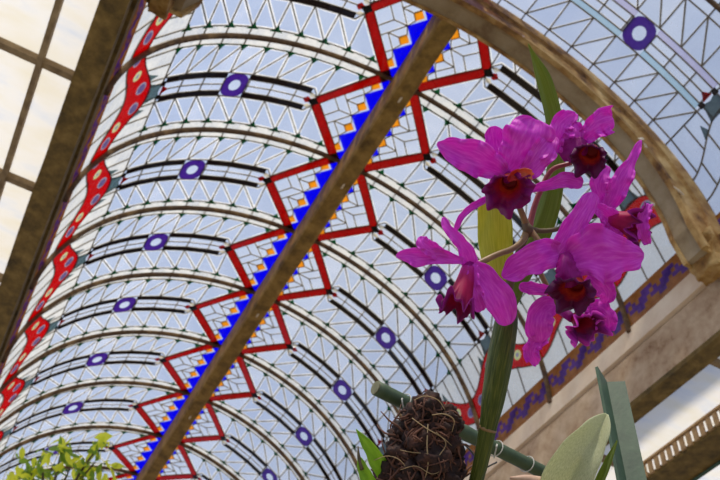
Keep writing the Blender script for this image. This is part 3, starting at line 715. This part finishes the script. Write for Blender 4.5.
# F2: upper right
f2 = flower([(570, 160, .915), (574, 154, .905), (578, 148, .898)], [3, 6, 5])
P(f2, 'petal', 'petal', [(578, 143, .90), (588, 133, .893), (599, 123, .89), (613, 119, .895)], [5, 8, 13, 13], [6, 10, 15, 13], cup=.3, ruf=.32, freq=3.5, seed=21)
P(f2, 'petal', 'petal', [(567, 152, .90), (560, 138, .896), (562, 124, .896), (576, 113, .90)], [7, 13, 12, 6], [7, 13, 12, 7], cup=.3, ruf=.22, freq=3, seed=22)
P(f2, 'sepal', 'petal', [(566, 155, .895), (571, 143, .892), (575, 132, .894), (572, 122, .90)], [8, 11, 9, 5], cup=.4, ruf=.2, seed=23)
P(f2, 'lip_tube', 'petal_deep', [(560, 156, .895), (568, 152, .886), (578, 150, .882), (588, 150, .884)], [8, 12, 13, 12], cup=-.5, ruf=.06, seed=24)
opart('lip', trumpet((592, 150, .888), (589, 156, .868), 7, [18, 13, 11, 14, 20, 22, 21, 21], seed=25, n_fr=6, jag=.3, ruf=.28), M['lip_dark'], f2)
# F3: right, seen from the side
f3 = flower([(600, 215, .905), (606, 213, .898), (613, 214, .892)], [3, 5, 5])
P(f3, 'sepal', 'petal', [(607, 209, .90), (614, 193, .897), (622, 176, .897), (632, 159, .90), (641, 140, .905)], [6, 9, 8, 4, 3.5], [6, 12, 12, 5, 3.5], cup=.3, ruf=.25, freq=3.5, seed=31)
P(f3, 'petal', 'petal', [(609, 207, .905), (601, 195, .903), (600, 181, .905), (608, 166, .91)], [5, 8, 10, 5], cup=.35, ruf=.15, seed=32)
P(f3, 'petal', 'petal', [(616, 222, .89), (610, 216, .884), (602, 210, .882), (593, 207, .886)], [8, 10, 8, 5], [8, 8, 7, 4], cup=.35, ruf=.12, seed=33)
P(f3, 'sepal', 'petal', [(606, 214, .892), (609, 226, .888), (614, 236, .888), (622, 245, .892)], [6, 8, 8, 5], cup=.4, ruf=.1, seed=34)
opart('lip', trumpet((607, 217, .895), (640, 226, .872), 8, [15, 20, 25, 20, 15, 20, 24, 20], seed=35, power=2.2, n_fr=6, jag=.32, ruf=.36), M['lip_red'], f3)
P(f3, 'lip_rim', 'petal', [(650, 204, .872), (644, 217, .866), (643, 232, .866), (649, 244, .872)], [3, 6, 6, 4], cup=.5, ruf=.4, freq=5, edge_jag=.2, seed=36)
# F4: big lower right
f4 = flower([(562, 262, .868), (566, 266, .860), (570, 274, .852)], [4, 6, 5])
P(f4, 'petal', 'petal', [(560, 266, .862), (580, 260, .852), (603, 256, .848), (625, 256, .852), (644, 255, .862)], [8, 26, 34, 17, 5], [8, 16, 31, 17, 10], cup=.10, ruf=.16, freq=4, seed=41, nu=24)
P(f4, 'petal', 'petal', [(566, 252, .866), (550, 254, .858), (533, 260, .854), (516, 268, .856), (502, 277, .862)], [7, 15, 15, 13, 6], [7, 16, 16, 13, 6], cup=.14, ruf=.10, freq=3, seed=42, nu=22)
P(f4, 'sepal', 'petal', [(556, 256, .864), (568, 237, .860), (578, 220, .858), (587, 206, .860), (594, 193, .866)], [8, 12, 11, 10, 8], [7, 10, 12, 10, 7], cup=.18, ruf=.10, freq=3, seed=43, nu=22)
P(f4, 'sepal', 'petal', [(556, 289, .868), (543, 290, .866), (531, 288, .866), (519, 286, .870)], [4, 5.5, 6.5, 5], cup=.2, ruf=.1, seed=44)
P(f4, 'sepal', 'petal', [(588, 275, .866), (600, 284, .868), (607, 293, .870), (606, 303, .876)], [10, 12, 9, 5], cup=.2, ruf=.15, seed=45)
P(f4, 'lip_tube', 'petal_deep', [(565, 252, .852), (566, 264, .842), (568, 276, .838), (570, 288, .840)], [6, 10, 13, 15], cup=-.55, ruf=.05, seed=46)
opart('lip', trumpet((577, 282, .848), (571, 293, .828), 8, [24, 20, 14, 19, 25, 25, 23, 22], seed=47, n_fr=6, jag=.28, ruf=.26), M['lip_dark'], f4)
# F5: left, seen from the side
f5 = flower([(475, 267, .866), (471, 266, .860), (467, 268, .854)], [3.4, 5.5, 4.5])
P(f5, 'petal', 'petal', [(463, 261, .856), (444, 257, .850), (424, 255, .848), (409, 254, .850), (396, 256, .856)], [3, 7, 12, 10, 3], [3, 7, 7, 6, 3], cup=.35, ruf=.12, freq=3, seed=51)
P(f5, 'petal', 'petal', [(446, 258, .852), (434, 251, .846), (424, 244, .846), (419, 237, .850)], [4, 8, 8, 3], cup=.3, ruf=.15, seed=52)
P(f5, 'sepal', 'petal', [(472, 268, .860), (467, 252, .858), (458, 239, .858), (448, 228, .862), (443, 217, .868)], [9, 9, 6.5, 5, 3.2], [8, 8, 6, 4, 3], cup=.35, ruf=.12, seed=53)
P(f5, 'petal', 'petal', [(473, 264, .854), (487, 281, .845), (500, 302, .842), (508, 325, .848)], [6, 14, 16, 11], [6, 13, 14, 10], cup=.16, ruf=.06, freq=2, seed=54, nu=22)
P(f5, 'sepal', 'petal', [(473, 266, .852), (473, 282, .846), (476, 297, .844), (482, 311, .848)], [5, 7, 8.5, 6], cup=.4, ruf=.12, seed=55)
opart('lip', trumpet((470, 267, .860), (457, 310, .838), 8, [20, 18, 17, 18, 22, 22, 18, 20], seed=56, power=1.7, n_fr=5, jag=.55, ruf=.42), M['lip_red'], f5)
# F6: below, half behind the big one
f6 = flower([(560, 312, .902), (566, 314, .895), (572, 318, .888)], [3, 5, 5])
P(f6, 'petal', 'petal', [(556, 304, .892), (544, 310, .886), (538, 324, .885), (540, 342, .890)], [8, 14, 16, 9], [8, 13, 14, 9], cup=.12, ruf=.06, freq=2, seed=61)
P(f6, 'sepal', 'petal', [(546, 337, .894), (535, 344, .892), (531, 353, .893), (537, 365, .898)], [6, 8, 8, 5], cup=.4, ruf=.35, freq=4, edge_jag=.1, seed=62)
P(f6, 'petal', 'petal', [(584, 309, .888), (597, 309, .882), (606, 318, .880), (607, 330, .886)], [7, 11, 11, 8], cup=.25, ruf=.35, freq=4, edge_jag=.15, seed=63)
opart('lip', trumpet((576, 317, .892), (588, 327, .873), 7, [25, 20, 14, 18, 23, 23, 20, 22], seed=64, n_fr=6, jag=.32, ruf=.30), M['lip_pink'], f6)

# --- root clump (coir) with roots
bm = bmesh.new()
lumps = [(428, 410, .94, 16), (447, 421, .945, 14), (417, 421, .94, 16), (437, 430, .935, 15), (404, 434, .945, 14), (421, 441, .93, 18), (446, 444, .94, 16), (403, 456, .935, 17), (432, 460, .925, 20), (449, 466, .94, 15), (392, 474, .94, 17), (413, 476, .925, 20), (440, 484, .93, 22), (396, 496, .94, 26), (420, 505, .93, 34), (447, 512, .94, 30), (424, 440, .965, 26), (425, 475, .965, 34)]
for px, py, d, r in lumps:
    t = bmesh.ops.create_icosphere(bm, subdivisions=4, radius=1)
    for v in t['verts']:
        q = v.co.copy(); R = r*d/FPX
        k = 1 + .46*noise.noise(q*2.1+Vector((px, py, 0))) + .22*noise.noise(q*6+Vector((py, 0, px))) + .12*noise.noise(q*14+Vector((0, px, py)))
        v.co = W(px, py, d) + q*R*k
rm = opart('root_clump', bm, M['coir'], thickn=0, sub=0)
r = random.Random(5); bm = bmesh.new()
def surf(px, py, d, rr):
    a, b = r.uniform(0, 2*PI), r.uniform(-1, 1); c = math.sqrt(1-b*b)
    v = RIGHT*math.cos(a)*c + UP*math.sin(a)*c - FWD*abs(b)
    return W(px, py, d) + v*rr*d/FPX*1.02, v
for i in range(230):
    px, py, d, rr = r.choice(lumps); p, v = surf(px, py, d, rr)
    tg = v.orthogonal().normalized(); tg = Matrix.Rotation(r.uniform(0, 6.28), 3, v) @ tg
    ln = r.uniform(.006, .02); pts = [p]
    for s in range(6):
        tg = (tg + Vector((r.uniform(-1, 1), r.uniform(-1, 1), r.uniform(-1, 1)))*.55 - v*.35).normalized(); pts.append(pts[-1]+tg*ln/3+v*r.uniform(-.001, .0015))
    tube(bm, pts, [.0009, .0011, .0012, .0012, .0010, .0008, .0005], 5)
for i in range(120):
    px, py, d, rr = r.choice(lumps[:17]); c0 = W(px, py, d); p, v = surf(px, py, d, rr); tg = Matrix.Rotation(r.uniform(0, 6.28), 3, v) @ v.orthogonal().normalized()
    rad_ = (p-c0).length*r.uniform(.92, 1.08); pts = []; ax_ = v.cross(tg)
    a1 = r.uniform(1.2, 2.6)
    for s_ in range(9):
        q = Matrix.Rotation(-a1/2+a1*s_/8, 3, ax_) @ v
        pts.append(c0 + q*rad_*(1+.12*noise.noise(q*4+Vector((i, 0, 0)))))
    w0 = r.uniform(.0007, .0016); tube(bm, pts, [w0*(.5+.5*math.sin(PI*(s_+.5)/9)) for s_ in range(9)], 6)
tag(opart('coir_fibre', bm, M['fibre'], rm, thickn=0, sub=0), kind='stuff')
for pts, w_ in [([(412, 418, .918), (426, 428, .912), (443, 438, .914), (452, 446, .92)], 1.3), ([(428, 424, .915), (427, 445, .908), (428, 465, .905), (424, 482, .905)], 1.7),
                ([(392, 448, .922), (410, 452, .912), (430, 454, .908), (445, 458, .914)], 1.0), ([(372, 461, .93), (388, 456, .918), (402, 462, .91), (412, 480, .908)], 1.1),
                ([(436, 432, .913), (446, 444, .910), (436, 462, .905), (440, 482, .906)], 1.0), ([(432, 415, .915), (444, 414, .914), (454, 420, .918), (452, 432, .92)], 1.4),
                ([(400, 470, .908), (416, 466, .904), (432, 474, .902), (446, 468, .906)], .9), ([(414, 400, .92), (425, 396, .915), (438, 400, .915), (445, 410, .92)], 1.2)]:
    opart('root', tubepx(pts, [w_*.35, w_*.45, w_*.25], 6, 14), M['root'], rm, thickn=0, sub=0)
opart('blade', petal([(386, 476, .935), (378, 462, .93), (368, 446, .93), (356, 429, .935)], [8, 8.5, 6, 1.0], cup=.2, ruf=0, seed=71), M['blade'])
opart('blade', petal([(374, 492, .93), (367, 478, .928), (362, 466, .93), (358, 455, .935)], [8, 7, 5, 1.2], cup=.2, ruf=0, seed=72), M['blade'])
opart('dry_tip', tubepx([(362, 470, .93), (359, 458, .933), (358, 446, .937)], [2.5, 1.8, .5], 6, 8), M['sheath'], thickn=0, sub=0)

# ------------------------------------------------------------------ green angle post, cane
PT = W(604, 382, 1.16); zt = PT.z
A = PT; Bp = Wz(625, 381, zt); Cp = W(598.5, 367, 1.16*.965)
Cp2 = Wz(596, 373, zt)
dA = (Bp-A); dC = (Cp2-A); dA.z = dC.z = 0
post = empty('steel_post', Vector((PT.x, PT.y, 0))); tag(post, 'green painted steel angle post standing upright at the lower right', 'post')
def plate(d, n, zextra):
    bm = bmesh.new(); n = n.normalized()*.004
    hexa(bm, [Vector((q.x, q.y, z)) for q, z in ((A, 0), (A+d, 0), (A+d+n, 0), (A+n, 0), (A, zt), (A+d, zt+zextra), (A+d+n, zt+zextra), (A+n, zt))])
    return bm
nA = dA.cross(Vector((0, 0, 1))); nA = nA if nA.dot(A-CAM) > 0 else -nA
nC = dC.cross(Vector((0, 0, 1))); nC = nC if nC.dot(dA) > 0 else -nC
obj('front_flange', plate(dA, nA, 0), M['greenpost'], post, origin=post.location)
obj('side_flange', plate(dC, nC, .010), M['darkpost'], post, origin=post.location)
pe = A + dA*.3; pz = None
# the cane runs down to the post
bx = W(548, 470, 1.03)
qe = Vector((A.x+dA.x*.4, A.y+dA.y*.4, 0)) - dA.cross(Vector((0, 0, 1))).normalized()*0
t_ = ray(0, 0)
endp = W(622, 512, 1.165)
cane = empty('cane', endp); tag(cane, 'dark green cane running slanting behind the brown root clump', 'cane')
p0, p1 = W(376, 388, .985), endp
bm = bmesh.new(); sp = [p0.lerp(p1, i/40) for i in range(41)]
rr = [.0088*(1+.10*math.exp(-((i-13)/1.0)**2)+.10*math.exp(-((i-28)/1.0)**2)) for i in range(41)]
tube(bm, sp, rr, 16); obj('cane_stem', bm, M['bamboo'], cane, smooth=True, origin=endp)
bm = bmesh.new(); dd = (p1-p0).normalized(); tube(bm, [p0-dd*.0015, p0+dd*.001], .0080, 16); obj('cut_end', bm, M['cut'], cane, origin=endp)
def hoop(u, r_, tail=None):
    c = p0.lerp(p1, u); s, b = frame_at(dd); bm = bmesh.new()
    pts = [c+(s*math.cos(2*PI*i/20)+b*math.sin(2*PI*i/20))*.0104 + dd*.002*math.sin(2*PI*i/20) for i in range(21)]
    tube(bm, pts, r_, 6, cap=False)
    return bm
def upix(px):    # where the cane passes this column of the photograph
    best = min(range(400), key=lambda i: abs(360+FPX*((p0.lerp(p1, i/400)-CAM).dot(RIGHT))/((p0.lerp(p1, i/400)-CAM).dot(FWD))-px)); return best/400
for px, tail in ((404, [(400, 391, .975), (402, 400, .972), (405, 414, .975)]), (496, [(497, 432, .985), (497, 445, .985), (494, 458, .99)]), (527, None)):
    t = obj('plant_tie', hoop(upix(px), .0008), M['tie']); 
    c = p0.lerp(p1, upix(px)); 
    for v in t.data.vertices: v.co -= c
    t.location = c
    if tail:
        bm = bmesh.new(); tube(bm, catmull([c+(W(*tail[0])-c).normalized()*.0104]+[W(*q) for q in tail[1:]], 10), .0009, 6); obj('loose_end', bm, M['tie'], t, origin=c)
    tag(t, {404: 'white tie round the cane left of the root clump', 496: 'white tie round the cane right behind the thick green stem', 527: 'white tie round the cane near its lower right end'}[px], 'tie', 'white ties on the cane')
b0 = p0.lerp(p1, upix(470)); bm = bmesh.new()
tube(bm, catmull([W(455, 440, .985), W(466, 446, .985), W(476, 458, .987), W(482, 472, .99), W(484, 490, .995)], 20), .0011, 6)
tube(bm, catmull([W(497, 462, .992), W(486, 468, .99), W(478, 476, .99), W(470, 490, .992)], 20), .0011, 6)
for v in bm.verts: v.co -= b0
o = obj('wire', bm, M['wire'], smooth=True); o.location = b0; tag(o, 'thin dark wire loop by the cane beside the root clump', 'wire')

# ------------------------------------------------------------------ pale leafy shoot before the post
SB = W(560, 520, 1.02)
sh = empty('leafy_shoot', SB); tag(sh, 'pale dusty broad leaf shoot in front of the green post', 'plant')
def spart(name, bm, m, th=.002):
    o = obj(name, bm, m, sh, smooth=True, origin=SB)
    if th:
        md = o.modifiers.new('thickness', 'SOLIDIFY'); md.thickness = th; md.offset = 0
        md = o.modifiers.new('smooth', 'SUBSURF'); md.levels = md.render_levels = 1
    return o
spart('leaf', petal([(560, 512, 1.02), (569, 482, 1.00), (583, 455, .992), (596, 433, .992), (607, 414, 1.0)], [20, 24, 22, 15, 6], [22, 26, 20, 13, 5], cup=-.10, vee=.75, ruf=.0, twist=[.15, .15, .1, 0, 0], seed=81, nu=26), M['leaf_pale'])
spart('leaf', petal([(590, 515, 1.03), (601, 484, 1.015), (610, 462, 1.01), (617, 440, 1.012)], [7, 6.5, 5, 1], cup=.5, ruf=0, twist=[.9, .9, .9, .9], seed=82), M['leaf_green'])
spart('bract', tubepx([(565, 520, 1.02), (548, 490, 1.008), (530, 480, 1.0), (510, 478, .998)], [10, 9, 5, 1.5], 10, 16), M['bract'], 0)
spart('leaf_tip', petal([(552, 490, 1.01), (549, 478, 1.005), (547, 467, 1.005)], [4, 3, .8], cup=.3, ruf=0, seed=83), M['leaf_green'])
cb = p0.lerp(p1, upix(590))
bm = bmesh.new(); bmesh.ops.create_icosphere(bm, subdivisions=3, radius=1)
for v in bm.verts: v.co = cb - FWD*.029 + v.co*.018*(1+.3*noise.noise(v.co*2.5))
spart('root_mass', bm, M['coir'], 0)
bm = bmesh.new(); tube(bm, catmull([cb-FWD*.029, cb.lerp(W(566, 508, 1.02), .5)-UP*.02, W(563, 508, 1.02)], 12), .0095, 12); spart('stem', bm, M['bulb'], 0)

# green hose at the lower right corner
bm = bmesh.new(); gq = Wz(706, 472, V(0, 0, 3.588).z); gx = gq.x
hp = [Vector((gx, V(0, k, 0).y, gq.z)) for k in (-2.9, 5.5)]
tube(bm, [Vector((gx, hp[0].y-.12, 0)), Vector((gx, hp[0].y-.12, gq.z*.5)), Vector((gx, hp[0].y-.12, gq.z-.12)), Vector((gx, hp[0].y-.085, gq.z-.035))] + [hp[0].lerp(hp[1], i/30) for i in range(31)], .016, 12)
hp[1] = Vector((gx, hp[0].y-.12, 0))
o = obj('green_pipe', bm, M['greenpost'], smooth=True, origin=hp[1]); o.location = hp[1]; tag(o, 'thin green pipe under the slatted shade in the lower right corner', 'pipe')

# ------------------------------------------------------------------ shrub at the lower left
tb = W(30, 520, 4.6); tb = Vector((tb.x, tb.y, 0))
tree = empty('small_tree', tb); tag(tree, 'small tree with bright yellow green leaves at the lower left', 'tree')
r = random.Random(11)
bm = bmesh.new(); bm2 = bmesh.new()
cl = [(30, 470, 4.5, 30), (70, 468, 4.4, 28), (95, 462, 4.4, 22), (55, 482, 4.5, 30), (100, 482, 4.4, 24), (15, 485, 4.6, 26), (80, 495, 4.5, 40), (40, 505, 4.6, 45), (62, 448, 4.45, 12), (100, 444, 4.4, 9), (41, 458, 4.5, 12)]
def leaf_quad(b, p, sz):
    a = Vector((r.gauss(0, 1), r.gauss(0, 1), r.gauss(0, 1))).normalized(); c = a.orthogonal().normalized(); c = Matrix.Rotation(r.uniform(0, 6.28), 3, a) @ c; n = a.cross(c)
    uvl = b.loops.layers.uv.verify()
    L1 = [p-a*sz, p-a*.3*sz+c*.42*sz+n*.1*sz, p+a*.4*sz+c*.36*sz+n*.08*sz, p+a*sz, p+a*.4*sz-c*.36*sz+n*.08*sz, p-a*.3*sz-c*.42*sz+n*.1*sz]
    v = [b.verts.new(x) for x in L1]; m1 = [v[0], v[1], v[2], v[3]]; m2 = [v[0], v[3], v[4], v[5]]
    for m in (m1, m2):
        f = b.faces.new(m)
        for l in f.loops: l[uvl].uv = (l.vert.co.x*3, l.vert.co.z*3)
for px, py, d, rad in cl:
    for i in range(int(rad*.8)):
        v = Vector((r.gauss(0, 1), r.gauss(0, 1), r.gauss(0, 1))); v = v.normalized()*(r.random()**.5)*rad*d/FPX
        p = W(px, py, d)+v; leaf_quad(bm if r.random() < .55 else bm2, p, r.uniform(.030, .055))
tag(obj('foliage', bm, M['leafy1'], tree, origin=tb), 'yellow leaves with sunlight painted into their colour'); tag(obj('foliage', bm2, M['leafy2'], tree, origin=tb), 'darker green leaves')
bm = bmesh.new(); top = W(55, 500, 4.5)
tube(bm, catmull([tb, tb.lerp(top, .35)+Vector((.05, .03, 0)), tb.lerp(top, .7)+Vector((-.04, 0, 0)), top], 20), [.06-.0022*i for i in range(21)], 10)
for px, py, d, rad in cl: tube(bm, catmull([tb.lerp(top, .85), tb.lerp(top, .95).lerp(W(px, py, d), .5), W(px, py, d)], 8), [.012, .011, .01, .009, .008, .007, .006, .005, .004], 6)
obj('trunk', bm, M['bark'], tree, smooth=True, origin=tb)

# ------------------------------------------------------------------ camera and view
cd = bpy.data.cameras.new('camera'); co = bpy.data.objects.new('camera', cd); C.objects.link(co)
cd.sensor_width = 36; cd.lens = FPX*36/720; cd.clip_start = .02; cd.clip_end = 500
co.matrix_world = Matrix(((RIGHT.x, UP.x, -FWD.x, CAM.x), (RIGHT.y, UP.y, -FWD.y, CAM.y), (RIGHT.z, UP.z, -FWD.z, CAM.z), (0, 0, 0, 1)))
cd.dof.use_dof = True; cd.dof.focus_distance = .93; cd.dof.aperture_fstop = 18
bpy.context.scene.camera = co
vs = bpy.context.scene.view_settings
vs.view_transform = 'Standard'; vs.look = 'None'; vs.gamma = 1; vs.use_curve_mapping = False; vs.exposure = -0.06
